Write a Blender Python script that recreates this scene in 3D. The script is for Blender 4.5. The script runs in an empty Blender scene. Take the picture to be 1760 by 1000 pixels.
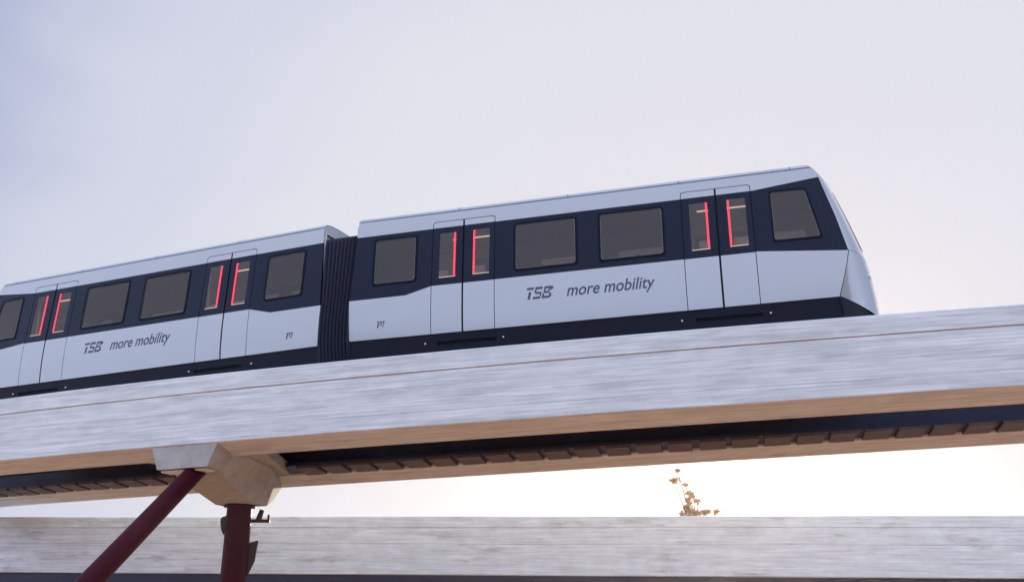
import bpy, bmesh, math, random
import numpy as np
from mathutils import Vector, Matrix
from mathutils.geometry import delaunay_2d_cdt
random.seed(7)
SC = bpy.context.scene
COL = SC.collection
# ------------------------------------------------------------------ camera
PIT, ROLL, FPX = 0.322847, 0.008513, 1746.23
fw = Vector((0, math.cos(PIT), math.sin(PIT)))
up0 = Vector((0, -math.sin(PIT), math.cos(PIT)))
rt0 = Vector((1, 0, 0))
rt = rt0*math.cos(ROLL)+up0*math.sin(ROLL)
up = up0*math.cos(ROLL)-rt0*math.sin(ROLL)
cd = bpy.data.cameras.new('camera')
cam = bpy.data.objects.new('camera', cd)
COL.objects.link(cam)
cd.sensor_width = 36.0
cd.lens = FPX/1760*36
cd.clip_end = 6000
M = Matrix((rt, up, -fw)).transposed().to_4x4()
cam.matrix_world = M
SC.camera = cam
SC.render.resolution_x, SC.render.resolution_y = 1024, 581
# ------------------------------------------------------------------ sky, sun, exposure
SUN = Vector((0.20320, 0.97914, 0.15912)).normalized()
SUN_EL = math.asin(SUN.z)
SUN_AZ = math.atan2(SUN.x, SUN.y)
world = bpy.data.worlds.new('World')
SC.world = world
world.use_nodes = True
nt = world.node_tree
nt.nodes.clear()
def N(nt, typ, **kw):
    n = nt.nodes.new(typ)
    for k, v in kw.items():
        if k.startswith('i_'):
            n.inputs[k[2:].replace('_', ' ')].default_value = v
        else:
            setattr(n, k, v)
    return n
wout = N(nt, 'ShaderNodeOutputWorld')
bg = N(nt, 'ShaderNodeBackground')
bg.inputs['Strength'].default_value = 1.0
sky = N(nt, 'ShaderNodeTexSky')
sky.sky_type = 'NISHITA'
sky.sun_disc = False
sky.sun_elevation = SUN_EL
sky.sun_rotation = SUN_AZ
sky.air_density = 1.0
sky.dust_density = 2.5
sky.ozone_density = 1.5
sk = N(nt, 'ShaderNodeMixRGB', blend_type='MULTIPLY')
sk.inputs[0].default_value = 1.0
sk.inputs[2].default_value = (0.10, 0.10, 0.10, 1)
nt.links.new(sky.outputs[0], sk.inputs[1])
tc = N(nt, 'ShaderNodeTexCoord')
dot = N(nt, 'ShaderNodeVectorMath', operation='DOT_PRODUCT')
dot.inputs[1].default_value = SUN
nt.links.new(tc.outputs['Generated'], dot.inputs[0])
acos = N(nt, 'ShaderNodeMath', operation='ARCCOSINE')
nt.links.new(dot.outputs['Value'], acos.inputs[0])
dv = N(nt, 'ShaderNodeMath', operation='DIVIDE')
dv.inputs[1].default_value = math.pi
# soft veils of thin cloud disturb the gradient a little
wn = N(nt, 'ShaderNodeTexNoise')
wn.inputs['Scale'].default_value = 2.2
wn.inputs['Detail'].default_value = 3
mpw = N(nt, 'ShaderNodeMapping')
mpw.inputs['Scale'].default_value = (1, 1, 3)
nt.links.new(tc.outputs['Generated'], mpw.inputs[0])
nt.links.new(mpw.outputs[0], wn.inputs['Vector'])
ws = N(nt, 'ShaderNodeMath', operation='MULTIPLY_ADD')
ws.inputs[1].default_value = 0.25
ws.inputs[2].default_value = -0.125
nt.links.new(wn.outputs['Fac'], ws.inputs[0])
wadd = N(nt, 'ShaderNodeMath', operation='ADD')
nt.links.new(acos.outputs[0], wadd.inputs[0])
nt.links.new(ws.outputs[0], wadd.inputs[1])
nt.links.new(wadd.outputs[0], dv.inputs[0])
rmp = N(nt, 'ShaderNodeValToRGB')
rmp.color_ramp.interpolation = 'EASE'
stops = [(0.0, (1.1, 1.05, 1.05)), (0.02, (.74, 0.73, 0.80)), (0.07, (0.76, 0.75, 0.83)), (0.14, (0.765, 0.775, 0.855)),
         (0.20, (0.665, 0.69, 0.82)), (0.27, (0.36, 0.42, 0.64)), (0.36, (0.6, 0.7, 1.0)), (0.5, (1.17, 1.41, 1.95)), (1.0, (1.20, 1.42, 1.95))]  # unseen sky behind the camera made brighter and bluer as added fill
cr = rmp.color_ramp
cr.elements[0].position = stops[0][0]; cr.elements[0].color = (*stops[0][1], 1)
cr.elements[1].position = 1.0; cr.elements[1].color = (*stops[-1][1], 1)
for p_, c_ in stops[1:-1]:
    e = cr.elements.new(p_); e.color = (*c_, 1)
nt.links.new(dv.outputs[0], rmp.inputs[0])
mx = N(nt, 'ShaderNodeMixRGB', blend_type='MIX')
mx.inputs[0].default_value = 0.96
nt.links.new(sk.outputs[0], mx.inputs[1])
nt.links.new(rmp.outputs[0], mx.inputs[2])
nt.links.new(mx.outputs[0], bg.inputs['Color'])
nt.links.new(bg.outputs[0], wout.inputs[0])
sl = bpy.data.lights.new('sun', 'SUN')
sl.energy = 5.0
sl.angle = math.radians(0.5)
sl.color = (1.0, 0.86, 0.68)
so = bpy.data.objects.new('sun', sl)
COL.objects.link(so)
so.rotation_euler = SUN.to_track_quat('Z', 'Y').to_euler()
SC.view_settings.view_transform = 'Standard'
SC.view_settings.look = 'None'
SC.view_settings.exposure = 0.0
SC.view_settings.gamma = 1.0
SC.cycles.max_bounces = 10
SC.cycles.transparent_max_bounces = 24
SC.cycles.sample_clamp_indirect = 4.0

# ------------------------------------------------------------------ materials
def mat(name, col, rough=0.5, metal=0.0, spec=0.5, coat=0.0, emis=None, estr=0.0):
    m = bpy.data.materials.new(name)
    m.use_nodes = True
    b = m.node_tree.nodes['Principled BSDF']
    b.inputs['Base Color'].default_value = (*col, 1)
    b.inputs['Roughness'].default_value = rough
    b.inputs['Metallic'].default_value = metal
    b.inputs['Specular IOR Level'].default_value = spec
    b.inputs['Coat Weight'].default_value = coat
    b.inputs['Coat Roughness'].default_value = 0.06
    if emis:
        b.inputs['Emission Color'].default_value = (*emis, 1)
        b.inputs['Emission Strength'].default_value = estr
    return m
def vary(m, scale=(1, 1, 1), amt=0.2, nscale=3.0, detail=6, uv=False, bump=0.0, rough_amt=0.0, dark=None, dth=(0.6, 0.75), fine=None):
    """noise variation of the base colour, stretched along the mapping scale"""
    t = m.node_tree
    b = t.nodes['Principled BSDF']
    col = tuple(b.inputs['Base Color'].default_value)
    tcn = N(t, 'ShaderNodeTexCoord')
    mp = N(t, 'ShaderNodeMapping')
    mp.inputs['Scale'].default_value = scale
    t.links.new(tcn.outputs['UV' if uv else 'Object'], mp.inputs[0])
    nz = N(t, 'ShaderNodeTexNoise')
    nz.inputs['Scale'].default_value = nscale
    nz.inputs['Detail'].default_value = detail
    nz.inputs['Roughness'].default_value = 0.65
    t.links.new(mp.outputs[0], nz.inputs['Vector'])
    mr = N(t, 'ShaderNodeMapRange')
    mr.inputs['From Min'].default_value = 0.25
    mr.inputs['From Max'].default_value = 0.75
    mr.inputs['To Min'].default_value = 1-amt
    mr.inputs['To Max'].default_value = 1+amt
    t.links.new(nz.outputs['Fac'], mr.inputs['Value'])
    mu = N(t, 'ShaderNodeVectorMath', operation='SCALE')
    mu.inputs[0].default_value = col[:3]
    t.links.new(mr.outputs[0], mu.inputs['Scale'])
    last = mu.outputs[0]
    if dark:
        n2 = N(t, 'ShaderNodeTexNoise')
        n2.inputs['Scale'].default_value = 1.1
        n2.inputs['Detail'].default_value = 8
        n2.inputs['Roughness'].default_value = 0.7
        mp2 = N(t, 'ShaderNodeMapping')
        mp2.inputs['Scale'].default_value = tuple(s*0.6+0.25 for s in scale)
        mp2.inputs['Location'].default_value = (3.1, 7.7, 1.3)
        t.links.new(tcn.outputs['UV' if uv else 'Object'], mp2.inputs[0])
        t.links.new(mp2.outputs[0], n2.inputs['Vector'])
        m2 = N(t, 'ShaderNodeMapRange')
        m2.inputs['From Min'].default_value = dth[0]
        m2.inputs['From Max'].default_value = dth[1]
        m2.inputs['To Max'].default_value = 0.75
        t.links.new(n2.outputs['Fac'], m2.inputs['Value'])
        mm = N(t, 'ShaderNodeMixRGB')
        t.links.new(m2.outputs[0], mm.inputs[0])
        t.links.new(last, mm.inputs[1])
        mm.inputs[2].default_value = (*dark, 1)
        last = mm.outputs[0]
    if fine:
        for (fs, fa, loc) in fine:
            n4 = N(t, 'ShaderNodeTexNoise'); n4.inputs['Scale'].default_value = 1.0; n4.inputs['Detail'].default_value = 4
            m4 = N(t, 'ShaderNodeMapping'); m4.inputs['Scale'].default_value = fs; m4.inputs['Location'].default_value = (loc, loc*2, 0)
            t.links.new(tcn.outputs['UV' if uv else 'Object'], m4.inputs[0]); t.links.new(m4.outputs[0], n4.inputs['Vector'])
            q4 = N(t, 'ShaderNodeMapRange'); q4.inputs['From Min'].default_value = .3; q4.inputs['From Max'].default_value = .7
            q4.inputs['To Min'].default_value = 1-fa; q4.inputs['To Max'].default_value = 1+fa*.8
            t.links.new(n4.outputs['Fac'], q4.inputs['Value'])
            v4 = N(t, 'ShaderNodeVectorMath', operation='SCALE')
            t.links.new(last, v4.inputs[0]); t.links.new(q4.outputs[0], v4.inputs['Scale'])
            last = v4.outputs[0]
    t.links.new(last, b.inputs['Base Color'])
    if rough_amt:
        r0 = b.inputs['Roughness'].default_value
        m3 = N(t, 'ShaderNodeMapRange')
        m3.inputs['To Min'].default_value = max(0, r0-rough_amt)
        m3.inputs['To Max'].default_value = min(1, r0+rough_amt)
        t.links.new(nz.outputs['Fac'], m3.inputs['Value'])
        t.links.new(m3.outputs[0], b.inputs['Roughness'])
    if bump:
        bp = N(t, 'ShaderNodeBump')
        bp.inputs['Strength'].default_value = bump
        bp.inputs['Distance'].default_value = 0.01
        t.links.new(nz.outputs['Fac'], bp.inputs['Height'])
        t.links.new(bp.outputs[0], b.inputs['Normal'])
    return m
CONC = vary(mat('concrete', (0.66, 0.68, 0.69), 0.75, spec=0.3), (0.30, 6, 6), 0.20, 1.3, 10, uv=True, bump=0.35,
            dark=(0.36, 0.36, 0.37), dth=(0.50, 0.78), fine=[((.35, 26, 1), .17, 5), ((1.6, 3.2, 1), .08, 9)])
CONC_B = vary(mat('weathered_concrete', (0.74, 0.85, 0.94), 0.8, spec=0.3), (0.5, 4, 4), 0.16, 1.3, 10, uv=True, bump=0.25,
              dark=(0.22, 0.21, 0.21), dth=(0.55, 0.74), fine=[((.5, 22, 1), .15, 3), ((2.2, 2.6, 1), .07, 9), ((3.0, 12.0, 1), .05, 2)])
CONC_P = vary(mat('cast_concrete', (0.38, 0.37, 0.345), 0.8, spec=0.3), (1, 1, 1), 0.22, 2.2, 8, bump=0.3, dark=(0.26, 0.2, 0.15))
GROOVE = mat('groove_sealant', (0.30, 0.17, 0.10), 0.8)
DSTEEL_OR_SHADE = vary(mat('dark_rail_steel_or_shade', (0.022, 0.029, 0.075), 0.5, 0.0), (1, 1, 1), 0.3, 3)  # rail steel; also colours the sheet painting shade under the rear guideway
GLASS_FAR = None
BLOCK = vary(mat('stator_block', (0.10, 0.08, 0.08), 0.6), (1, 1, 1), 0.3, 4)
WHITE = vary(mat('silver_white_paint', (0.39, 0.395, 0.415), 0.2, 0.2, 0.5, 0.8), (0.5, 1, 1.5), 0.02, 1.2, 3)
ROOFM = vary(mat('roof_paint', (0.42, 0.435, 0.475), 0.33, 0.2, 0.5, 0.3), (0.5, 1, 1), 0.025, 1.5, 3)
NAVY = vary(mat('navy_paint', (0.004, 0.007, 0.024), 0.22, 0.0, 0.16, 0.0), (0.6, 1, 1), 0.08, 1.5, 3)
SKIRT = vary(mat('skirt_paint', (0.008, 0.009, 0.02), 0.45, spec=.15), (0.5, 1, 1), 0.15, 2)
BLACK = mat('rubber_black', (0.003, 0.004, 0.010), 0.6, spec=.1)
BELLOW = mat('bellows_fabric', (0.016, 0.018, 0.036), 0.5, spec=.25)
INNER = mat('interior_lining', (0.55, 0.53, 0.53), 0.6)
INFLR = mat('interior_floor', (0.10, 0.10, 0.11), 0.6)
SEATM = mat('seat_fabric', (0.03, 0.04, 0.09), 0.8)
STEEL = mat('brushed_steel', (0.6, 0.58, 0.56), 0.35, 0.9)
BOLT = mat('bolt_head', (0.6, 0.6, 0.62), 0.3, 0.8)
TEXTM = mat('lettering_grey', (0.045, 0.055, 0.095), 0.5)
RED = mat('red_light_strip', (0.5, 0.02, 0.03), 0.4, emis=(1.0, 0.035, 0.07), estr=1.15)
WARM = mat('warm_tube_and_reflection', (0.8, 0.7, 0.6), 0.4, emis=(1.0, 0.74, 0.58), estr=0.95)  # ceiling tubes, and the reflection line painted along the door glass
MAROON = vary(mat('maroon_paint', (0.042, 0.003, 0.010), 0.42, 0.0, 0.05, 0.0), (1, 1, 1), 0.25, 2.5, 6, rough_amt=0.1)
RUST = vary(mat('rusty_steel', (0.035, 0.013, 0.014), 0.6), (1, 1, 1), 0.3, 5)
DIRT = vary(mat('sandy_ground', (0.58, 0.31, 0.17), 0.95, spec=0.1), (1, 1, 1), 0.25, 0.25, 8)
TREES = vary(mat('dark_foliage', (0.05, 0.065, 0.035), 0.9), (1, 1, 1), 0.4, 0.8, 8)
def glass(name, tint, gl=0.07):
    m = bpy.data.materials.new(name)
    m.use_nodes = True
    t = m.node_tree
    t.nodes.clear()
    o = N(t, 'ShaderNodeOutputMaterial')
    tr = N(t, 'ShaderNodeBsdfTransparent'); tr.inputs[0].default_value = (*tint, 1)
    g = N(t, 'ShaderNodeBsdfGlossy'); g.inputs['Roughness'].default_value = 0.04
    g.inputs['Color'].default_value = (0.95, 0.82, 0.76, 1)
    ge = N(t, 'ShaderNodeNewGeometry')
    dp = N(t, 'ShaderNodeVectorMath', operation='DOT_PRODUCT')
    t.links.new(ge.outputs['Normal'], dp.inputs[0]); t.links.new(ge.outputs['Incoming'], dp.inputs[1])
    ab = N(t, 'ShaderNodeMath', operation='ABSOLUTE'); t.links.new(dp.outputs['Value'], ab.inputs[0])
    su = N(t, 'ShaderNodeMath', operation='SUBTRACT'); su.inputs[0].default_value = 1.0; t.links.new(ab.outputs[0], su.inputs[1])
    pw = N(t, 'ShaderNodeMath', operation='POWER'); pw.inputs[1].default_value = 5; t.links.new(su.outputs[0], pw.inputs[0])
    mu = N(t, 'ShaderNodeMath', operation='MULTIPLY_ADD'); mu.inputs[1].default_value = 1-gl; mu.inputs[2].default_value = gl
    mu.use_clamp = True
    t.links.new(pw.outputs[0], mu.inputs[0])
    mi = N(t, 'ShaderNodeMixShader')
    t.links.new(mu.outputs[0], mi.inputs[0]); t.links.new(tr.outputs[0], mi.inputs[1]); t.links.new(g.outputs[0], mi.inputs[2])
    t.links.new(mi.outputs[0], o.inputs[0])
    return m
GLASS = glass('tinted_glass', (0.36, 0.30, 0.32), 0.055)
GLASS_FAR = glass('far_side_glass', (0.14, 0.12, 0.12), 0.055)
DGLASS = glass('door_glass', (0.62, 0.57, 0.52), 0.06)

# ------------------------------------------------------------------ helpers
def tag(o, label=None, cat=None, group=None, kind=None):
    if label: o['label'] = label
    if cat: o['category'] = cat
    if group: o['group'] = group
    if kind: o['kind'] = kind
    return o
def empty(name, loc=(0, 0, 0), rot=(0, 0, 0)):
    o = bpy.data.objects.new(name, None)
    o.empty_display_size = 0.3
    COL.objects.link(o)
    o.location = loc; o.rotation_euler = rot
    return o
def build(name, bm, mats, parent=None, smooth=None, recalc=True):
    if recalc: bmesh.ops.recalc_face_normals(bm, faces=bm.faces)
    me = bpy.data.meshes.new(name)
    bm.to_mesh(me); bm.free()
    for m in (mats if isinstance(mats, (list, tuple)) else [mats]): me.materials.append(m)
    if smooth is not None:
        for p in me.polygons: p.use_smooth = True
        if smooth < 170:
            try: me.set_sharp_from_angle(angle=math.radians(smooth))
            except Exception: pass
    o = bpy.data.objects.new(name, me)
    COL.objects.link(o)
    if parent is not None: o.parent = parent
    return o
def box(bm, lo, hi, fn=None, mi=0):
    vs = []
    for x in (lo[0], hi[0]):
        for y in (lo[1], hi[1]):
            for z in (lo[2], hi[2]):
                vs.append(bm.verts.new(fn(x, y, z) if fn else (x, y, z)))
    for f in ((0, 1, 3, 2), (4, 6, 7, 5), (0, 4, 5, 1), (2, 3, 7, 6), (0, 2, 6, 4), (1, 5, 7, 3)):
        fc = bm.faces.new([vs[i] for i in f]); fc.material_index = mi
def tube(bm, a, b, r0, r1=None, n=24, caps=True, mi=0):
    a, b = Vector(a), Vector(b)
    r1 = r0 if r1 is None else r1
    d = (b-a).normalized()
    u = d.orthogonal().normalized(); w = d.cross(u)
    R0 = [bm.verts.new(a+(u*math.cos(t)+w*math.sin(t))*r0) for t in [2*math.pi*i/n for i in range(n)]]
    R1 = [bm.verts.new(b+(u*math.cos(t)+w*math.sin(t))*r1) for t in [2*math.pi*i/n for i in range(n)]]
    for i in range(n):
        f = bm.faces.new((R0[i], R0[(i+1) % n], R1[(i+1) % n], R1[i])); f.material_index = mi
    if caps:
        bm.faces.new(R0[::-1]).material_index = mi; bm.faces.new(R1).material_index = mi
def loft(bm, rings, closed=True, caps=True, mi=0):
    R = [[bm.verts.new(p) for p in r] for r in rings]
    n = len(R[0])
    for a, b in zip(R, R[1:]):
        for i in range(n if closed else n-1):
            j = (i+1) % n
            try: bm.faces.new((a[i], a[j], b[j], b[i])).material_index = mi
            except ValueError: pass
    if caps:
        bm.faces.new(R[0][::-1]).material_index = mi; bm.faces.new(R[-1]).material_index = mi
    return R

# ------------------------------------------------------------------ guideway path
JX, JY, JZ = -4.2827, 23.3087, 6.4610
H0, K1, K2, G1, G2 = -0.32137, 0.0133037, -0.00010758, 0.019055, 0.00081044
def _h(s):
    c = max(-16, min(18, s))
    return H0+K1*c+K2*c*c+(s-c)*(K1+2*K2*c)*0.6
def _z(s):
    c = max(-16, min(18, s))
    return G1*c+G2*c*c+(s-c)*(G1+2*G2*c)*0.5
_tab = {}
_x = _y = 0.0
_tab[0] = (0.0, 0.0)
for sg in (1, -1):
    _x = _y = 0.0
    for i in range(1, 1201):
        sm = sg*(i-0.5)*0.05
        _x += sg*0.05*math.cos(_h(sm)); _y += sg*0.05*math.sin(_h(sm))
        _tab[sg*i] = (_x, _y)
def P(s, y, z):
    k = s/0.05; i = math.floor(k); f = k-i
    a, b = _tab[i], _tab[i+1]
    h = _h(s); n = (-math.sin(h), math.cos(h))
    return Vector((JX+a[0]*(1-f)+b[0]*f+n[0]*(1.4+y), JY+a[1]*(1-f)+b[1]*f+n[1]*(1.4+y), JZ+_z(s)+z))
def sweep(name, prof, s0, s1, mats, parent, step=0.5, fn=P, mis=None, uvoff=0.0):
    bm = bmesh.new()
    n = max(1, int(round((s1-s0)/step)))
    ss = [s0+(s1-s0)*i/n for i in range(n+1)]
    R = [[bm.verts.new(fn(s, *q)) for q in prof] for s in ss]
    uvl = bm.loops.layers.uv.new('UVMap')
    L = [0.0]
    for a, b in zip(prof, prof[1:]+prof[:1]): L.append(L[-1]+math.hypot(a[0]-b[0], a[1]-b[1]))
    m = len(prof)
    for i in range(n):
        for j in range(m):
            k = (j+1) % m
            f = bm.faces.new((R[i][j], R[i+1][j], R[i+1][k], R[i][k]))
            if mis: f.material_index = mis[j]
            for lp, (u, v) in zip(f.loops, ((ss[i], L[j]), (ss[i+1], L[j]), (ss[i+1], L[j+1]), (ss[i], L[j+1]))):
                lp[uvl].uv = (u+uvoff, v)
    for R_, s in ((R[0], ss[0]), (R[-1], ss[-1])):
        f = bm.faces.new(R_)
        for lp, q in zip(f.loops, prof): lp[uvl].uv = (q[0]+uvoff, q[1])
    return build(name, bm, mats, parent)

# ------------------------------------------------------------------ ground
bm = bmesh.new()
n = 48
ring = [bm.verts.new((3000*math.cos(2*math.pi*i/n), 3000*math.sin(2*math.pi*i/n), -1.7)) for i in range(n)]
bm.faces.new(ring)
g = build('ground', bm, DIRT)
tag(g, kind='structure')

# tall trees across the field behind the photographer (mirrored in the gloss of the lower panels)
bm = bmesh.new()
for k in range(150):
    a = math.radians(random.uniform(105, 255)); d_ = random.uniform(62, 80)
    cx, cy = d_*math.sin(a), d_*math.cos(a); h_ = random.uniform(11, 17.5)
    for q in range(3):
        mtx = Matrix.Translation((cx+random.uniform(-2, 2), cy+random.uniform(-2, 2), -1.7+h_*(.3+.27*q)))@Matrix.Diagonal((random.uniform(2.4, 4)*(1.15-.2*q), random.uniform(2.4, 4), h_*.22, 1))
        n0 = len(bm.verts)
        ret = bmesh.ops.create_icosphere(bm, subdivisions=2, radius=1.0, matrix=mtx)
        for v in ret['verts']: v.co += Vector((random.uniform(-.5, .5), random.uniform(-.5, .5), random.uniform(-.5, .5)))
tl_ = build('treeline', bm, TREES); tag(tl_, 'dark belt of tall trees across the open field', kind='stuff')

# ------------------------------------------------------------------ near guideway
gw = empty('guideway', P(0, 0, -2.5))
tag(gw, 'long curved concrete guideway directly under the two carriages, on the raked maroon support', 'elevated track', 'concrete maglev guideways')
def sub(o, root):
    """parent without moving (mesh built in world coordinates)"""
    o.parent = root
    o.matrix_parent_inverse = root.matrix_world.inverted() if root.matrix_world != Matrix.Identity(4) else Matrix.Translation(-Vector(root.location))
def subt(o, root):
    o.parent = root
    o.matrix_parent_inverse = Matrix.LocRotScale(root.location, root.rotation_euler, None).inverted()
S0, S1 = -40.0, 40.0
near_prof = [(-2.08, -0.675), (-2.1, -0.695), (-2.1, -1.085), (-2.083, -1.093), (-2.083, -1.112), (-2.1, -1.12),
             (-2.1, -1.99), (-2.092, -1.996), (-2.092, -2.006), (-2.1, -2.012),
             (-2.1, -2.30), (-2.085, -2.318), (-1.315, -2.527), (-1.3, -2.515), (-1.3, -0.675)]
for nm, pr, mis in (('girder', near_prof, [0, 0, 0, 1, 0, 0, 0, 0, 0, 0, 0, 0, 0, 0, 0]),
                    ('girder', [(1.4, -0.75), (1.4, -2.60), (1.415, -2.614), (2.085, -2.79), (2.1, -2.775), (2.1, -0.75)], None)):
    o = sweep(nm, pr, S0, S1, [CONC, GROOVE], None, mis=mis, uvoff=(0 if nm == 'girder' else 3))
    subt(o, gw)
o = sweep('guide_rail_or_shade', [(1.12, -1.0), (1.12, -1.5), (1.05, -1.55), (1.05, -2.0), (1.12, -2.05), (1.12, -2.36), (1.395, -2.36), (1.395, -1.0)], S0, S1, DSTEEL_OR_SHADE, None); subt(o, gw)
o = sweep('guide_rail_or_shade', [(-1.295, -1.0), (-1.295, -2.36), (-1.12, -2.36), (-1.12, -2.05), (-1.05, -2.0), (-1.05, -1.55), (-1.12, -1.5), (-1.12, -1.0)], S0, S1, DSTEEL_OR_SHADE, None); subt(o, gw)
o = sweep('rail_shelf', [(0.80, -2.40), (0.80, -2.47), (1.395, -2.555), (1.395, -2.40)], S0, S1, DSTEEL_OR_SHADE, None); subt(o, gw)
for k in range(-48, 49):
    s = k*0.75+0.2
    if not (-30 < s < 30): continue
    if -4.6 < s < -2.1: continue
    bm = bmesh.new()
    def fb(x, y, z, s=s): return P(s+x, y, z-(y-0.8)*0.14)
    jl = random.uniform(-.03, .02); box(bm, (0, 0.78, -2.545+random.uniform(-.006, .01)), (0.59+jl, 1.38, -2.475), fb)
    o = build('stator_block', bm, BLOCK); subt(o, gw)

# ------------------------------------------------------------------ near pier
pr = empty('guideway_support', P(-3.45, 0.4, -8.1))
tag(pr, 'maroon steel support with vertical column, raked strut and angular concrete crosshead under the curved guideway', 'track support')
bm = bmesh.new()
def rings(spec):
    out = []
    for (y, zt, zb, wt, wb, c, dz) in spec:
        out.append([P(c-wt, y, zt), P(c-wt, y, zt-dz), P(c-wb, y, zb), P(c+wb, y, zb), P(c+wt, y, zt-dz), P(c+wt, y, zt)])
    return out
loft(bm, rings([(-2.07, -2.20, -2.86, 0.92, 0.70, -3.35, .13), (-1.35, -2.20, -2.88, 0.95, 0.68, -3.38, .25), (-1.15, -2.2, -3.02, 1.25, 0.62, -3.40, .36),
                (0.15, -2.2, -3.425, 1.08, 0.56, -3.42, .45), (0.85, -2.25, -3.43, .78, 0.54, -3.44, .50), (1.5, -2.35, -3.22, .70, .52, -3.7, .45), (2.0, -2.6, -2.92, .62, .50, -3.9, .22)]))
o = build('crosshead', bm, CONC_P); subt(o, pr)
bm = bmesh.new()
pl = []
for s, y in ((-5.0, -1.295), (-1.6, -1.295), (-2.62, 1.395), (-4.5, 1.395)):
    pl.append((s, y))
lo = [P(s, y, -2.53-(0.04 if y > 0 else 0)) for s, y in pl]; hi = [P(s, y, -2.3) for s, y in pl]
loft(bm, [lo, hi])
o = build('diaphragm', bm, CONC_P); subt(o, pr)
bm = bmesh.new()
box(bm, (-4.02, -1.95, -2.915), (-2.76, -1.60, -2.875), lambda x, y, z: P(x, y, z))
o = build('bearing_plate', bm, mat('pale_plate', (0.75, 0.70, 0.66), 0.6)); subt(o, pr)
CT = P(-3.48, 0.5, -3.42)
bm = bmesh.new()
tube(bm, CT, (CT.x-0.02, CT.y, -1.65), 0.315, 0.315, 32)
o = build('column', bm, MAROON, smooth=40); subt(o, pr)
bm = bmesh.new()
tube(bm, (CT.x, CT.y, CT.z), (CT.x, CT.y, CT.z-0.06), 0.40, 0.40, 32)
o = build('column_head_plate', bm, MAROON, smooth=40); subt(o, pr)
ST = P(-3.22, -1.75, -2.93)
SB = P(-3.02, -4.9, -5.56)
dn = (SB-ST).normalized()
SE = ST+dn*((ST.z+1.65)/-dn.z)
bm = bmesh.new()
tube(bm, ST+dn*-0.30, SE, 0.215, 0.25, 32)
o = build('raked_strut', bm, MAROON, smooth=40); subt(o, pr)
bm = bmesh.new()
tube(bm, (SE.x, SE.y, -1.70), (SE.x, SE.y, -1.45), 0.7, 0.6, 24)
o = build('footing', bm, CONC_P, smooth=40); subt(o, pr)
bm = bmesh.new()
tube(bm, (CT.x, CT.y, -1.70), (CT.x, CT.y, -1.45), 0.9, 0.8, 24)
o = build('footing', bm, CONC_P, smooth=40); subt(o, pr)
# clamp brackets fixed to the column
bm = bmesh.new()
tube(bm, (CT.x-0.40, CT.y+0.05, CT.z-0.52), (CT.x-0.20, CT.y+0.05, CT.z-0.48), 0.22, 0.26, 20)
o = build('clamp', bm, RUST, smooth=40); subt(o, pr)
bm = bmesh.new()
tube(bm, (CT.x+0.25, CT.y+0.3, CT.z-0.36), (CT.x+0.72, CT.y+0.3, CT.z-0.36), 0.045, 0.045, 16)
tube(bm, (CT.x+0.42, CT.y+0.3, CT.z-0.36), (CT.x+0.50, CT.y+0.3, CT.z-0.08), 0.08, 0.06, 16)
tube(bm, (CT.x+0.68, CT.y+0.3, CT.z-0.40), (CT.x+0.68, CT.y+0.3, CT.z-0.20), 0.03, 0.03, 12)
o = build('pipe_fitting', bm, RUST, smooth=40); subt(o, pr)
bm = bmesh.new()
gx, gy, gz = CT.x+0.29, CT.y+0.12, CT.z-0.92
loft(bm, [[Vector((gx, gy+q, gz)), Vector((gx+0.22, gy+q, gz+0.06)), Vector((gx+0.17, gy+q, gz-0.45)), Vector((gx, gy+q, gz-0.85))] for q in (-.03, .03)])
o = build('gusset', bm, RUST); subt(o, pr)

# ------------------------------------------------------------------ back guideway
A, B = Vector((-15.56, 31.62, 0)), Vector((13.65, 27.45, 0))
dAB = (B-A).normalized(); nAB = Vector((-dAB.y, dAB.x, 0)); LAB = (B-A).length
def PB(s, y, z):
    q = A+dAB*s+nAB*y
    q.z = 3.1768+(3.0299-3.1768)*s/LAB+z
    return q
gb = empty('guideway', PB(15, 0, -1.6))
tag(gb, 'straight weathered concrete guideway crossing level behind the maroon column, lower down', 'elevated track', 'concrete maglev guideways')
bprof = [(0.02, 0.0), (0, -0.02), (0, -0.30), (0.035, -0.315), (0.035, -0.33), (0.0, -0.345), (0.0, -0.765), (0.02, -0.772), (0.02, -0.785), (0.0, -0.79),
         (0, -1.60), (0.02, -1.62), (0.8, -1.62), (0.8, 0.0)]
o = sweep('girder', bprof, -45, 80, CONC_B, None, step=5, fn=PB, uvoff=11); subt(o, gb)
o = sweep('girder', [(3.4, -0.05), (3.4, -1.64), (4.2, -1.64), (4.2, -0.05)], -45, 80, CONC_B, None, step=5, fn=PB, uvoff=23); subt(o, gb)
o = sweep('guide_rail_or_shade', [(0.10, -1.622), (0.10, -1.98), (4.0, -1.98), (4.0, -1.642)], -45, 80, DSTEEL_OR_SHADE, None, step=5, fn=PB); subt(o, gb)  # dark sheet added to paint the shade under the girders, not a rail
for s in (-22, 58):
    q = PB(s, 2.1, -1.8)
    p2 = empty('guideway_support', (q.x, q.y, -1.7))
    tag(p2, 'round concrete post holding up the straight guideway behind', 'track support', 'posts under the straight guideway')
    bm = bmesh.new(); tube(bm, (0, 0, 0), (0, 0, q.z+1.7-0.3), 0.6, 0.6, 24); build('column', bm, CONC_P, p2, smooth=40)
    bm = bmesh.new(); box(bm, (-0.8, -2.0, q.z+1.7-0.3), (0.8, 2.0, q.z+1.7)); build('crosshead', bm, CONC_P, p2)

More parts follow.
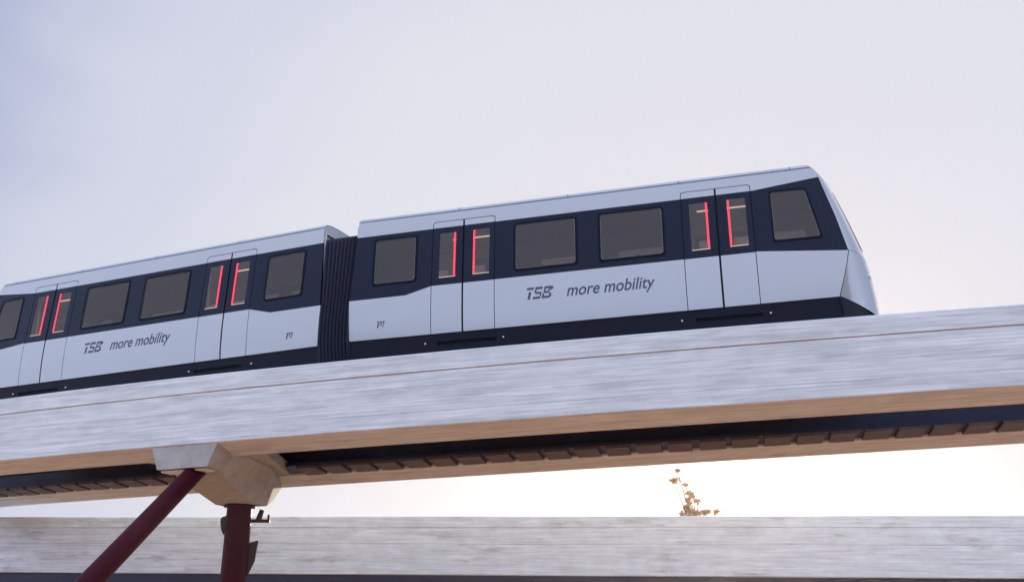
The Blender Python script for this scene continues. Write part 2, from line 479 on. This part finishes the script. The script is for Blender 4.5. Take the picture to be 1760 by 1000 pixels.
# ------------------------------------------------------------------ tree behind the straight guideway
LEAF = bpy.data.materials.new('autumn_leaf'); LEAF.use_nodes = True
_t = LEAF.node_tree; _b = _t.nodes['Principled BSDF']
_b.inputs['Base Color'].default_value = (0.30, 0.13, 0.05, 1); _b.inputs['Roughness'].default_value = 0.6
_tr = N(_t, 'ShaderNodeBsdfTranslucent'); _tr.inputs[0].default_value = (0.42, 0.18, 0.07, 1)
_mx = N(_t, 'ShaderNodeMixShader'); _mx.inputs[0].default_value = 0.5
_t.links.new(_b.outputs[0], _mx.inputs[1]); _t.links.new(_tr.outputs[0], _mx.inputs[2])
_t.links.new(_mx.outputs[0], _t.nodes['Material Output'].inputs[0])
BARK = vary(mat('bark', (0.22, 0.13, 0.07), 0.9), (1, 1, 0.3), 0.3, 6)
tr = empty('tree', (6.9, 37.4, -1.7))
tag(tr, 'sparse autumn twigs of a small tree showing above the straight guideway, beside the sun', 'tree')
bm = bmesh.new()
T0 = Vector((6.9, 37.4, -1.7)); T1 = Vector((6.85, 37.4, 1.2)); T2 = Vector((6.75, 37.4, 3.2))
tube(bm, T0, T1, 0.11, 0.08, 10); tube(bm, T1, T2, 0.08, 0.04, 10)
tips = [(5.93, 5.20, .20), (6.10, 5.62, .08), (6.30, 5.05, .08), (6.50, 4.78, .15), (6.38, 4.55, .12), (6.72, 4.48, .14), (6.45, 4.20, .17), (6.58, 4.02, .16), (6.80, 4.1, .16), (7.10, 4.15, .15), (6.45, 4.35, .14), (6.68, 4.12, .18), (6.95, 4.08, .14), (6.30, 4.12, .14), (6.55, 4.5, .10), (6.62, 4.68, .08),
        (7.48, 4.17, .13), (6.35, 4.3, .1), (6.66, 4.25, .1), (6.2, 3.6, .3), (7.2, 3.5, .3), (6.7, 3.7, .3), (7.5, 3.1, .3), (6.0, 3.0, .3), (6.6, 2.7, .35), (7.2, 2.4, .35), (6.3, 2.2, .3)]
lb = bmesh.new()
for (x, z, r) in tips:
    y = 37.4+random.uniform(-.6, .6)
    st = T1.lerp(T2, min(1, max(0, (z-1.9)/2.6)))
    mid = (st+Vector((x, y, z)))/2+Vector((random.uniform(-.08, .08), 0, -0.12))
    tube(bm, st, mid, 0.028, 0.02, 6); tube(bm, mid, (x, y, z), 0.02, 0.012, 6)
    for _ in range(int(16+r*260)):
        c = Vector((x+random.gauss(0, r*.42), y+random.gauss(0, r*.5), z+random.gauss(0, r*.26)))
        a = Vector((random.gauss(0, 1), random.gauss(0, 1), random.gauss(0, .5))).normalized()
        b = a.orthogonal().normalized(); q = random.uniform(.05, .10)
        vs = [lb.verts.new(c+a*q), lb.verts.new(c+b*q*.5), lb.verts.new(c-a*q), lb.verts.new(c-b*q*.5)]
        lb.faces.new(vs)
o = build('trunk', bm, BARK); subt(o, tr)
o = build('crown', lb, LEAF); subt(o, tr)

# ------------------------------------------------------------------ carriages
def prof(t):
    if t < 0: return 0.12+0.16*(-t)
    y = 0.0713*t
    if t < 1.2:
        y += 0.066*(1.2-t)**2
    return y
SN = dict(w0a=.242, w0b=1.306, Aa=1.732, Ac=2.513, Ab=3.295, w1a=3.803, w1b=5.253, w2a=5.83, w2b=7.277, Ba=7.719, Bc=8.498, Bb=9.276)
WT, WB, GT, GB, DU, DL = 2.54, 1.38, 2.549, 1.375, 2.69, 1.188
ROOFP = [(.23, 3.10), (.262, 3.165), (.35, 3.225), (.55, 3.272), (.9, 3.30), (1.4, 3.31)]
def inside(p, poly):
    x, y = p; c = False
    for (x1, y1), (x2, y2) in zip(poly, poly[1:]+poly[:1]):
        if (y1 > y) != (y2 > y) and x < (x2-x1)*(y-y1)/(y2-y1)+x1: c = not c
    return c
def rrect(a, b, t0, t1, r, n=5, corners=(1, 1, 1, 1)):
    out = []
    for k, (cx, cy, a0) in enumerate(((b-r, t0+r, -90), (b-r, t1-r, 0), (a+r, t1-r, 90), (a+r, t0+r, 180))):
        if corners[k]:
            for i in range(n+1):
                an = math.radians(a0+90*i/n); out.append((cx+r*math.cos(an), cy+r*math.sin(an)))
        else: out.append(((a, b)[k in (0, 1)], (t0, t1)[k in (1, 2)]))
    return out
def rpoly(pts, r, n=5):
    out = []
    m = len(pts)
    for i in range(m):
        p0, p, p1 = (Vector(pts[(i-1) % m]), Vector(pts[i]), Vector(pts[(i+1) % m]))
        a = p+(p0-p).normalized()*r; b = p+(p1-p).normalized()*r
        for k in range(n+1):
            u = k/n; q = a*(1-u)**2+p*2*u*(1-u)+b*u*u
            out.append((q.x, q.y))
    return out
def panel(bm, mapf, outline, holes=(), off=0.0, rim=0.022, mi=0, tl=()):
    vs, es = [], []
    for lp in [outline]+list(holes):
        b0 = len(vs); vs += [Vector(p) for p in lp]
        es += [(b0+i, b0+(i+1) % len(lp)) for i in range(len(lp))]
    smin = min(p[0] for p in outline)-1; smax = max(p[0] for p in outline)+1
    for t in tl:
        if min(p[1] for p in outline) < t < max(p[1] for p in outline):
            b0 = len(vs); vs += [Vector((smin, t)), Vector((smax, t))]; es.append((b0, b0+1))
    V, E, F, _, _, _ = delaunay_2d_cdt(vs, es, [], 0, 1e-5)
    used = {}
    keep = []
    for f in F:
        c = sum((V[i] for i in f), Vector((0, 0)))/len(f)
        if inside(c, outline) and not any(inside(c, h) for h in holes): keep.append(f)
    fs = []
    for f in keep:
        vv = []
        for i in f:
            if i not in used: used[i] = bm.verts.new(mapf(V[i].x, V[i].y, off))
            vv.append(used[i])
        fc = bm.faces.new(vv); fc.material_index = mi; fs.append(fc)
    if rim:
        cnt = {}
        for f in keep:
            for a, b in zip(f, f[1:]+f[:1]):
                k = (min(a, b), max(a, b)); cnt[k] = cnt.get(k, 0)+1
        top, bot = {}, {}
        for (a, b), c in cnt.items():
            if c == 1:
                for i in (a, b):
                    if i not in top:
                        top[i] = bm.verts.new(mapf(V[i].x, V[i].y, off)); bot[i] = bm.verts.new(mapf(V[i].x, V[i].y, off-rim))
                fc = bm.faces.new((top[a], top[b], bot[b], bot[a])); fc.material_index = mi
    return fs
TL = [i*0.1 for i in range(1, 12)]
def carriage(loc, rot, sx, label):
    root = empty('train_carriage', loc, rot)
    tag(root, label, 'train carriage', 'coupled maglev train carriages')
    def L(s, y, t): return Vector((sx*s, y, t))
    def mapper(far):
        def f(s, t, off):
            y = prof(t)-off
            return L(s, (2.8-y) if far else y, t)
        return f
    E0 = -0.345
    def eS(t): return -0.35 if t <= 1 else -0.35+0.05*(t-1)
    for far in (False, True):
        mf = mapper(far)
        # lower body panels
        bm = bmesh.new()
        panel(bm, mf, [(-.335, 0.0), (SN['Aa']-.008, 0), (SN['Aa']-.008, 1.183), (1.085, 1.016), (-.37, 1.008)], tl=TL)
        panel(bm, mf, [(SN['Ab']+.008, 0), (SN['Ba']-.008, 0), (SN['Ba']-.008, DL), (SN['Ab']+.008, DL)], tl=TL)
        panel(bm, mf, [(SN['Bb']+.008, 0), (10.905, 0), (11.02, .35), (11.13, .72), (11.195, 1.008), (SN['Bb']+.008, 1.197)], tl=TL)
        build('side_panel', bm, WHITE, root, smooth=30)
        # upper body panel between dark band and roof seam
        bm = bmesh.new()
        dt = 2.855
        def notch(a, b): return [(a-.008, DU), (a-.008, dt-.05), (a+.02, dt-.008), (a+.07, dt+.008), (b-.07, dt+.008), (b-.02, dt-.008), (b+.008, dt-.05), (b+.008, DU)]
        out = [(eS(2.68), 2.685)]+notch(SN['Aa'], SN['Ab'])+notch(SN['Ba'], SN['Bb'])+[(9.35, 2.695), (10.765, 2.84), (10.715, 2.95), (10.67, 3.04), (10.60, 3.084), (eS(3.1), 3.084)]
        panel(bm, mf, out)
        bs = bmesh.new()
        panel(bs, mf, [(-.25, 3.05), (10.6, 3.05), (10.6, 3.12), (-.25, 3.12)], off=-.012, rim=0)
        build('roof_seam', bs, BLACK, root)
        build('roof_edge_panel', bm, WHITE, root, smooth=30)
        # dark window band
        bm = bmesh.new()
        win = [rrect(SN['w0a'], SN['w0b'], WB, WT, .07), rrect(SN['w1a'], SN['w1b'], WB, WT, .07), rrect(SN['w2a'], SN['w2b'], WB, WT, .07),
               rpoly([(9.70, 1.41), (10.68, 1.405), (10.45, 2.575), (9.70, 2.60)], .07)]
        panel(bm, mf, [(-.352, 1.013), (1.085, 1.022), (SN['Aa']-.008, 1.19), (SN['Aa']-.008, 2.68), (eS(2.68), 2.68)], [win[0]])
        panel(bm, mf, [(SN['Ab']+.008, DL+.005), (SN['Ba']-.008, DL+.005), (SN['Ba']-.008, 2.686), (SN['Ab']+.008, 2.686)], win[1:3])
        panel(bm, mf, [(SN['Bb']+.008, 1.202), (11.198, 1.014), (11.03, 1.80), (10.77, 2.832), (9.35, 2.688), (SN['Bb']+.008, 2.686)], [win[3]])
        build('window_band', bm, NAVY, root, smooth=30)
        # inner lining with the same openings
        bm = bmesh.new()
        panel(bm, mf, [(-.3, .1), (10.7, .1), (11.0, 1.2), (10.7, 2.85), (10.5, 3.0), (-.3, 3.0)],
              [rrect(SN['w0a'], SN['w0b'], WB, WT, .07), win[1], win[2], win[3]]+[rrect(SN[d+'a']+.06, SN[d+'b']-.06, .15, 2.70, .05) for d in 'AB'], off=-.055, rim=0.02)
        build('wall_lining', bm, INNER, root, smooth=30)
        # windows
        for k, w in enumerate(win):
            c = (sum(p[0] for p in w)/len(w), sum(p[1] for p in w)/len(w))
            def grow(d, w=w, c=c):
                o_ = []
                for p in w:
                    v = Vector(p)-Vector(c)
                    hx = max(abs(q[0]-c[0]) for q in w); hy = max(abs(q[1]-c[1]) for q in w)
                    o_.append((c[0]+v.x*(1+d/hx), c[1]+v.y*(1+d/hy)))
                return o_
            bm = bmesh.new()
            panel(bm, mf, grow(.045), [grow(-.012)], off=.012, rim=.05)
            fr = build('window', bm, BLACK, root, smooth=30)
            bm = bmesh.new()
            panel(bm, mf, grow(-.004), off=-.006, rim=0)
            build('pane', bm, GLASS_FAR if far else GLASS, fr)
            bm = bmesh.new()
            panel(bm, mf, grow(-.010), [grow(-.020)], off=.004, rim=0.008)
            build('bead', bm, mat_bead, fr)
        # doors
        for d in 'AB':
            a, c, b = SN[d+'a'], SN[d+'c'], SN[d+'b']
            # seal ring and centre post behind the leaves
            bm = bmesh.new()
            panel(bm, mf, rrect(a-.05, b+.05, -.03, 2.91, .05), [rrect(a+.04, c-.05, .04, 2.80, .03), rrect(c+.05, b-.04, .04, 2.80, .03)], off=-.026, rim=.03, tl=TL)
            build('door_seal', bm, BLACK, root, smooth=30)
            for side in (0, 1):
                x0, x1 = ((a+.008, c-.022) if side == 0 else (c+.022, b-.008))
                g0, g1 = ((a+.175, c-.185) if side == 0 else (c+.235, b-.130))
                bm = bmesh.new()
                panel(bm, mf, [(x0, .0), (x1, .0), (x1, DL-.003), (x0, DL-.003)], tl=TL, mi=0)
                hole = rrect(g0, g1, GB, GT, .02)
                panel(bm, mf, [(x0, DL), (x1, DL), (x1, DU), (x0, DU)], [hole], mi=1)
                if side == 0: tp = [(x0, DU+.002), (x1, DU+.002), (x1, 2.847), (x0+.07, 2.847), (x0+.02, 2.83), (x0, 2.79)]
                else: tp = [(x0, DU+.002), (x1, DU+.002), (x1, 2.79), (x1-.02, 2.83), (x1-.07, 2.847), (x0, 2.847)]
                panel(bm, mf, tp, mi=0)
                lf = build('door_leaf', bm, [WHITE, NAVY], root, smooth=30)
                bm = bmesh.new()
                panel(bm, mf, rrect(g0-.01, g1+.01, GB-.01, GT+.01, .02), off=-.008, rim=0)
                build('door_glass', bm, GLASS_FAR if far else DGLASS, lf)
                bm = bmesh.new()
                e0 = (g1-.055, g1-.012) if side == 0 else (g0+.012, g0+.055)
                panel(bm, mf, [(e0[0], GB+.03), (e0[1], GB+.03), (e0[1], GT-.02), (e0[0], GT-.02)], off=.006, rim=.012)
                build('light_strip', bm, RED, lf)
                bm = bmesh.new()
                panel(bm, mf, [(g0, GB), (g1, GB), (g1, GB+.022), (g0, GB+.022)], off=-.012, rim=.02)
                build('reflection_line', bm, WARM, lf)  # glowing strip stands in for a reflection along the glass bottom
        # skirt
        bm = bmesh.new()
        so_ = [(-.33, -.62), (10.95, -.62), (11.02, -.30), (10.91, -.006), (-.335, -.006)]
        sl_ = [[(SN[d+'a']+.15, -.27), (SN[d+'b']+.02, -.27), (SN[d+'b']+.02, -.19), (SN[d+'a']+.15, -.19)] for d in 'AB']
        panel(bm, mf, so_, sl_, off=0)
        sk_ = build('skirt', bm, SKIRT, root, smooth=30)
        for h in sl_:
            bm = bmesh.new(); panel(bm, mf, [(h[0][0]-.03, -.3), (h[1][0]+.03, -.3), (h[1][0]+.03, -.16), (h[0][0]-.03, -.16)], off=-.03, rim=0)
            build('step_slot', bm, BLACK, sk_)
        for d in 'AB':
            for s_ in (SN[d+'a']-.15, SN[d+'b']+.19):
                bm = bmesh.new()
                q0 = mf(s_, -.21, .0); q1 = mf(s_, -.21, .022)
                tube(bm, q0, q1, .024, .018, 12)
                build('bolt', bm, BOLT, sk_)
    # roof
    bm = bmesh.new()
    half = ROOFP
    ends = [10.60, 10.55, 10.47, 10.38, 10.30, 10.26]
    full = half+[(2.8-y, t) for y, t in half[-2::-1]]
    fe = ends+ends[-2::-1]
    rows = []
    ns = 12
    for i in range(ns+1):
        f = i/ns
        rows.append([L(eS(t)*(1-f)+e*f, y, t) for (y, t), e in zip(full, fe)])
    loft(bm, rows, closed=False, caps=False)
    build('roof', bm, ROOFM, root, smooth=40)
    bm = bmesh.new()
    for s_ in (2.37, 5.07, 7.69, 10.18):
        pts = [L(s_+dx, y, t+.006) for dx in (-.007, .007) for (y, t) in full]
        m_ = len(full)
        vv = [bm.verts.new(p) for p in pts]
        for i in range(m_-1): bm.faces.new((vv[i], vv[i+1], vv[m_+i+1], vv[m_+i]))
    build('roof_joint', bm, BLACK, root)
    # nose
    bm = bmesh.new()
    def interp(tab, t):
        for (a, va), (b, vb) in zip(tab, tab[1:]):
            if b <= t <= a or a <= t <= b:
                return va+(vb-va)*(t-a)/(b-a)
        return tab[0][1] if abs(t-tab[0][0]) < abs(t-tab[-1][0]) else tab[-1][1]
    Ctab = [(3.10, 10.60), (3.04, 10.67), (2.95, 10.715), (2.84, 10.765), (1.8, 11.035), (1.01, 11.197), (.72, 11.13), (.35, 11.02), (0, 10.908)]
    Mtab = [(3.10, 10.90), (2.93, 11.01), (2.84, 11.06), (2.1, 11.32), (1.3, 11.57), (1.01, 11.63), (.8, 11.665), (.35, 11.73), (0, 11.76)]
    NV = 21
    ths = [math.pi*i/(NV-1) for i in range(NV)]
    def row(t, gap=0.0, drop=0.0, ins=0.0):
        y0 = prof(t) if t < 3.09 else .225
        C, Mx = interp(Ctab, t), interp(Mtab, t)
        out = []
        for i in range(NV):
            u = -math.cos(ths[i])
            out.append(L(C+gap+(Mx-C)*(1-abs(u)**2.2)**0.85-ins, 1.4+u*(1.4-y0-ins), t-(drop*(1-abs(u)**3))))
        return out
    r0 = []
    for i in range(NV):
        u = -math.cos(ths[i]); y = 1.4+u*(1.4-.23)
        ya = min(y, 2.8-y)
        t = interp([(a, b) for a, b in ROOFP], ya); e = interp([(ROOFP[k][0], ends[k]) for k in range(6)], ya)
        r0.append(L(e, y, t))
    r3 = row(3.09)
    mid = []; mid2 = []
    for i, (a, b) in enumerate(zip(r0, r3)):
        m_ = a*.5+b*.5; d_ = (b-a).length
        m_.z += d_*.16; m_.x += sx*d_*.12
        mid.append(m_)
        m2 = a*.2+b*.8; m2.z += d_*.08; m2.x += sx*d_*.10
        mid2.append(m2)
    loft(bm, [r0, [a*.5+m_*.5+Vector((sx*.01, 0, .012)) for a, m_ in zip(r0, mid)], mid, mid2, r3]+[row(t) for t in (3.04, 2.95, 2.84, 2.6, 2.35, 2.1, 1.8, 1.55, 1.3, 1.15, 1.016)], closed=False, caps=False)
    nose = build('nose', bm, WHITE, root, smooth=60)
    bm = bmesh.new()
    loft(bm, [row(t, .014, .30*max(0, 1-t/.6)) for t in (1.000, .9, .8, .72, .55, .35, .2, .1, 0)], closed=False, caps=False)
    build('nose_lower_panel', bm, WHITE, root, smooth=60)
    bm = bmesh.new()
    loft(bm, [row(t, 0, 0, .035) for t in (2.84, 2.1, 1.3, 1.01, .8, .35, 0)], closed=False, caps=False)
    build('nose_liner', bm, BLACK, root, smooth=60)
    # windscreen on the front face
    bm = bmesh.new()
    rr = []
    for t in (2.75, 2.5, 2.2, 1.9, 1.6, 1.3):
        y0 = prof(t); C, Mx = interp(Ctab, t), interp(Mtab, t)
        rr.append([L(C+(Mx-C)*(1-abs(u)**2.2)**0.85+.012, 1.4+u*(1.4-y0), t) for u in [-.45+.90*i/10 for i in range(11)]])
    loft(bm, rr, closed=False, caps=False)
    build('windscreen', bm, NAVY, root, smooth=60)
    # nose skirt (dark, under the white nose)
    bm = bmesh.new()
    def rowk(t, dC, dM):
        out = []
        for i in range(NV):
            u = -math.cos(ths[i])
            out.append(L(dC+(dM-dC)*(1-abs(u)**2.2)**0.85, 1.4+u*(1.4-.05-.16*(-t)), t-(.30*(1-abs(u)**3) if t > -.1 else .2*(1-abs(u)**3))))
        return out
    loft(bm, [rowk(-.006, 10.9, 11.70), rowk(-.3, 10.95, 11.62), rowk(-.6, 10.95, 11.4)], closed=False, caps=False)
    build('nose_skirt', bm, SKIRT, root, smooth=60)
    # headlights low on the front
    for u in (-.42, .42):
        bm = bmesh.new()
        t = .62; C, Mx = interp(Ctab, t), interp(Mtab, t); y0 = prof(t)
        x = C+(Mx-C)*(1-abs(u)**2.2)**0.85
        tube(bm, L(x-.03, 1.4+u*(1.4-y0), t), L(x+.02, 1.4+u*(1.4-y0), t), .09, .08, 20)
        build('headlight', bm, STEEL, root, smooth=40)
    # end wall at the coupling
    bm = bmesh.new()
    outl = [(prof(t)+.004, t) for t in (0, .3, .6, .9, 1.2, 2, 2.7, 3.05)]+[(y, t-.004) for y, t in ROOFP]
    outl = outl+[(2.8-y, t) for y, t in outl[-2::-1]]
    inn = [(.5, .1), (.5, 2.6), (.6, 2.68), (2.2, 2.68), (2.3, 2.6), (2.3, .1)]
    lowo = [q for q in outl if q[1] <= 2.7]; hio = [q for q in outl if q[1] >= 2.7]
    panel(bm, lambda y, t, o_: L(eS(t)+.012-o_, y, t), lowo, [inn], off=0, rim=.05, mi=1)
    panel(bm, lambda y, t, o_: L(eS(t)+.012-o_, y, t), hio, [], off=0, rim=.05, mi=0)
    build('end_wall', bm, [WHITE, BLACK], root)
    # interior
    bm = bmesh.new(); box(bm, (-.3, .12, .06), (10.8, 2.68, .14), lambda x, y, z: L(x, y, z)); build('floor_deck', bm, INFLR, root)
    bm = bmesh.new(); box(bm, (-.3, .27, 2.95), (10.4, 2.53, 2.99), lambda x, y, z: L(x, y, z)); build('inner_ceiling', bm, INNER, root)
    bm = bmesh.new(); box(bm, (10.95, .2, .15), (11.0, 2.6, 2.75), lambda x, y, z: L(x-max(0, z-1.2)*.2, y, z)); build('cab_bulkhead', bm, INNER, root)
    for d in 'AB':
        bm = bmesh.new(); box(bm, (SN[d+'a']+.30, .78, 2.585), (SN[d+'b']-.12, .83, 2.605), lambda x, y, z: L(x, y, z)); build('ceiling_light', bm, WARM, root)
        for s_ in (SN[d+'a']-.06, SN[d+'b']+.10):
            for y_ in (.5, 2.3):
                bm = bmesh.new(); tube(bm, L(s_, y_, .14), L(s_, y_, 2.95), .02, .02, 10); build('grab_pole', bm, STEEL, root, smooth=40)
    for s_ in (.35, 3.75, 4.5, 5.25, 6.0, 6.75, 9.75):
        for y_ in (.28, 1.98):
            bm = bmesh.new()
            box(bm, (s_, y_, .5), (s_+.46, y_+.5, .6), lambda x, y, z: L(x, y, z))
            box(bm, (s_-.02, y_, .6), (s_+.06, y_+.5, 1.50), lambda x, y, z: L(x-(z-.6)*.12, y, z))
            box(bm, (s_+.15, y_+.15, .14), (s_+.25, y_+.3, .5), lambda x, y, z: L(x, y, z))
            build('seat', bm, SEATM, root)
    # underframe down in the trough
    bm = bmesh.new()
    box(bm, (0.3, .55, -1.45), (10.6, 2.25, -.55), lambda x, y, z: L(x, y, z))
    box(bm, (0.0, .42, -.62), (10.7, 2.38, -.2), lambda x, y, z: L(x, y, z))
    for s_ in (1.2, 3.6, 6.0, 8.4): box(bm, (s_, .50, -1.85), (s_+1.2, 2.3, -1.45), lambda x, y, z: L(x, y, z))
    build('underframe', bm, DSTEEL_OR_SHADE, root)
    return root, L, eS
mat_bead = mat('window_bead', (0.20, 0.19, 0.20), 0.3, 0.3)
POS = [((-3.5876, 23.2662, 6.5398), (0.0028, -0.02122, -0.27335)), ((-4.9669, 23.3824, 6.3837), (-0.0066, -0.01535, -0.40570))]
carR, LR, eR = carriage(*POS[0], 1, 'front train carriage with sharp slogan and sloped nose, right of the black bellows')
carL, LL, eL = carriage(*POS[1], -1, 'trailing train carriage left of the black bellows, cut off by the left edge')
MR = Matrix.Translation(POS[0][0])@Matrix.Rotation(POS[0][1][2], 4, 'Z')@Matrix.Rotation(POS[0][1][1], 4, 'Y')@Matrix.Rotation(POS[0][1][0], 4, 'X')
ML = Matrix.Translation(POS[1][0])@Matrix.Rotation(POS[1][1][2], 4, 'Z')@Matrix.Rotation(POS[1][1][1], 4, 'Y')@Matrix.Rotation(POS[1][1][0], 4, 'X')
# bellows between them
sec = [(.16, -.60), (.03, 0), (.03, .4), (.05, .8), (.10, 1.2), (.21, 2.6), (.25, 2.78), (.42, 2.86), (1.0, 2.88), (1.4, 2.885)]
sec = sec+[(2.8-y, t) for y, t in sec[-2::-1]]
bm = bmesh.new()
rg = []
NF = 9
for k in range(2*NF+1):
    f = k/(2*NF)
    ins = 0.0 if k % 2 == 1 else 0.06
    ring_ = []
    for y, t in sec:
        y2 = 1.4+(y-1.4)*(1-ins/1.3); t2 = t-ins*(1 if t > 2.5 else 0)
        a = ML@LL(eL(t2)+.004, y2, t2); b = MR@LR(eR(t2)+.004, y2, t2)
        ring_.append(MR.inverted()@(a*(1-f)+b*f))
    rg.append(ring_)
loft(bm, rg, closed=True, caps=False)
build('bellows', bm, BELLOW, carR)

# ------------------------------------------------------------------ lettering on the side panels
def surf_fn(root, sx, near_off=0.003):
    def f(s, t): return Vector((sx*s, prof(t)-near_off, t))
    return f
def lettering(name, text, root, sx, s0, s1, base, xh, slope=0.0, shear=0.22):
    cu = bpy.data.curves.new(name, 'FONT'); cu.body = text; cu.size = 1.0; cu.resolution_u = 6; cu.offset = 0.012
    ob = bpy.data.objects.new(name+'_tmp', cu); COL.objects.link(ob)
    dg = bpy.context.evaluated_depsgraph_get()
    me = bpy.data.meshes.new_from_object(ob.evaluated_get(dg))
    bpy.data.objects.remove(ob)
    xs = [v.co.x for v in me.vertices]; x0, x1 = min(xs), max(xs)
    ks = (s1-s0)/(x1-x0)
    kt = xh/0.513
    for v in me.vertices:
        t = base+v.co.y*kt
        s = s0+(v.co.x-x0)*ks+(t-base)*shear*(1 if sx > 0 else -1)*(1)
        if sx < 0: s = s0-(v.co.x-x0)*abs(ks)-(t-base)*shear
        v.co = Vector((sx*s, prof(t)-.003, t))
    me.materials.clear(); me.materials.append(TEXTM)
    o = bpy.data.objects.new(name, me); COL.objects.link(o); o.parent = root
def bars(name, root, sx, s0, base, H, W, specs, m=None):
    """parallelogram bars; x to the reader's right 0..1, y 0..1"""
    bm = bmesh.new()
    for q in specs:
        vs = []
        for x, y in q:
            t = base+y*H
            r = x*W+(t-base)*.22
            s = s0+r if sx > 0 else s0-r
            vs.append(bm.verts.new((sx*s, prof(t)-.003, t)))
        bm.faces.new(vs)
    build(name, bm, m or TEXTM, root, recalc=False)
def R_(x0, y0, x1, y1): return [(x0, y0), (x1, y0), (x1, y1), (x0, y1)]
LOGO = [R_(0, .80, .27, 1), R_(.10, 0, .20, .62), R_(.335, .80, .62, 1), [(.325, .50), (.385, .50), (.40, .80), (.335, .80)], R_(.385, .41, .61, .58), [(.56, .19), (.61, .19), (.63, .41), (.57, .41)], R_(.31, 0, .60, .19),
        R_(.69, .80, .94, 1), [(.94, .80), (.98, .68), (1.05, .74), (1.04, .93), (.94, 1)], [(.86, .58), (.98, .68), (.94, .80), (.86, .70)], R_(.70, .42, .92, .58), R_(.69, .58, .755, .80), R_(.665, .19, .73, .42),
        R_(.665, 0, .92, .19), [(.92, .0), (1.0, .06), (1.03, .28), (.97, .46), (.92, .42), (.93, .19)]]
for root, sx, ts0, ls0, ls1, b1, b2 in ((carR, 1, 4.03, 5.02, 7.0, .60, .60), (carL, -1, 7.06, 6.12, 4.17, .635, .645)):
    bars('emblem', root, sx, ts0, b1, .285, .60, LOGO)
    lettering('slogan', 'more mobility', root, sx, ls0, ls1, b2, .205)
    q = .47
    s_ = q-.12 if sx > 0 else q+.12
    bars('small_mark', root, sx, s_, .27, .15, .2, [R_(0, .85, 1, 1), R_(.12, 0, .3, .8), R_(.5, .3, .62, .8), R_(.82, .0, .92, .8)], TEXTM)

# ------------------------------------------------------------------ air
bm = bmesh.new()
box(bm, (-3100, -3100, -2.8), (3100, 3100, 19.0))
hz = build('haze', bm, [])
tag(hz, 'thin warm haze glowing towards the low sun', kind='stuff')
hm = bpy.data.materials.new('air_haze'); hm.use_nodes = True
_n = hm.node_tree; _n.nodes.clear()
_o = N(_n, 'ShaderNodeOutputMaterial'); _v = N(_n, 'ShaderNodeVolumePrincipled')
_v.inputs['Color'].default_value = (1.0, 0.93, 0.86, 1)
_v.inputs['Density'].default_value = 0.00035
_v.inputs['Anisotropy'].default_value = 0.82
_n.links.new(_v.outputs[0], _o.inputs['Volume'])
hz.data.materials.append(hm)
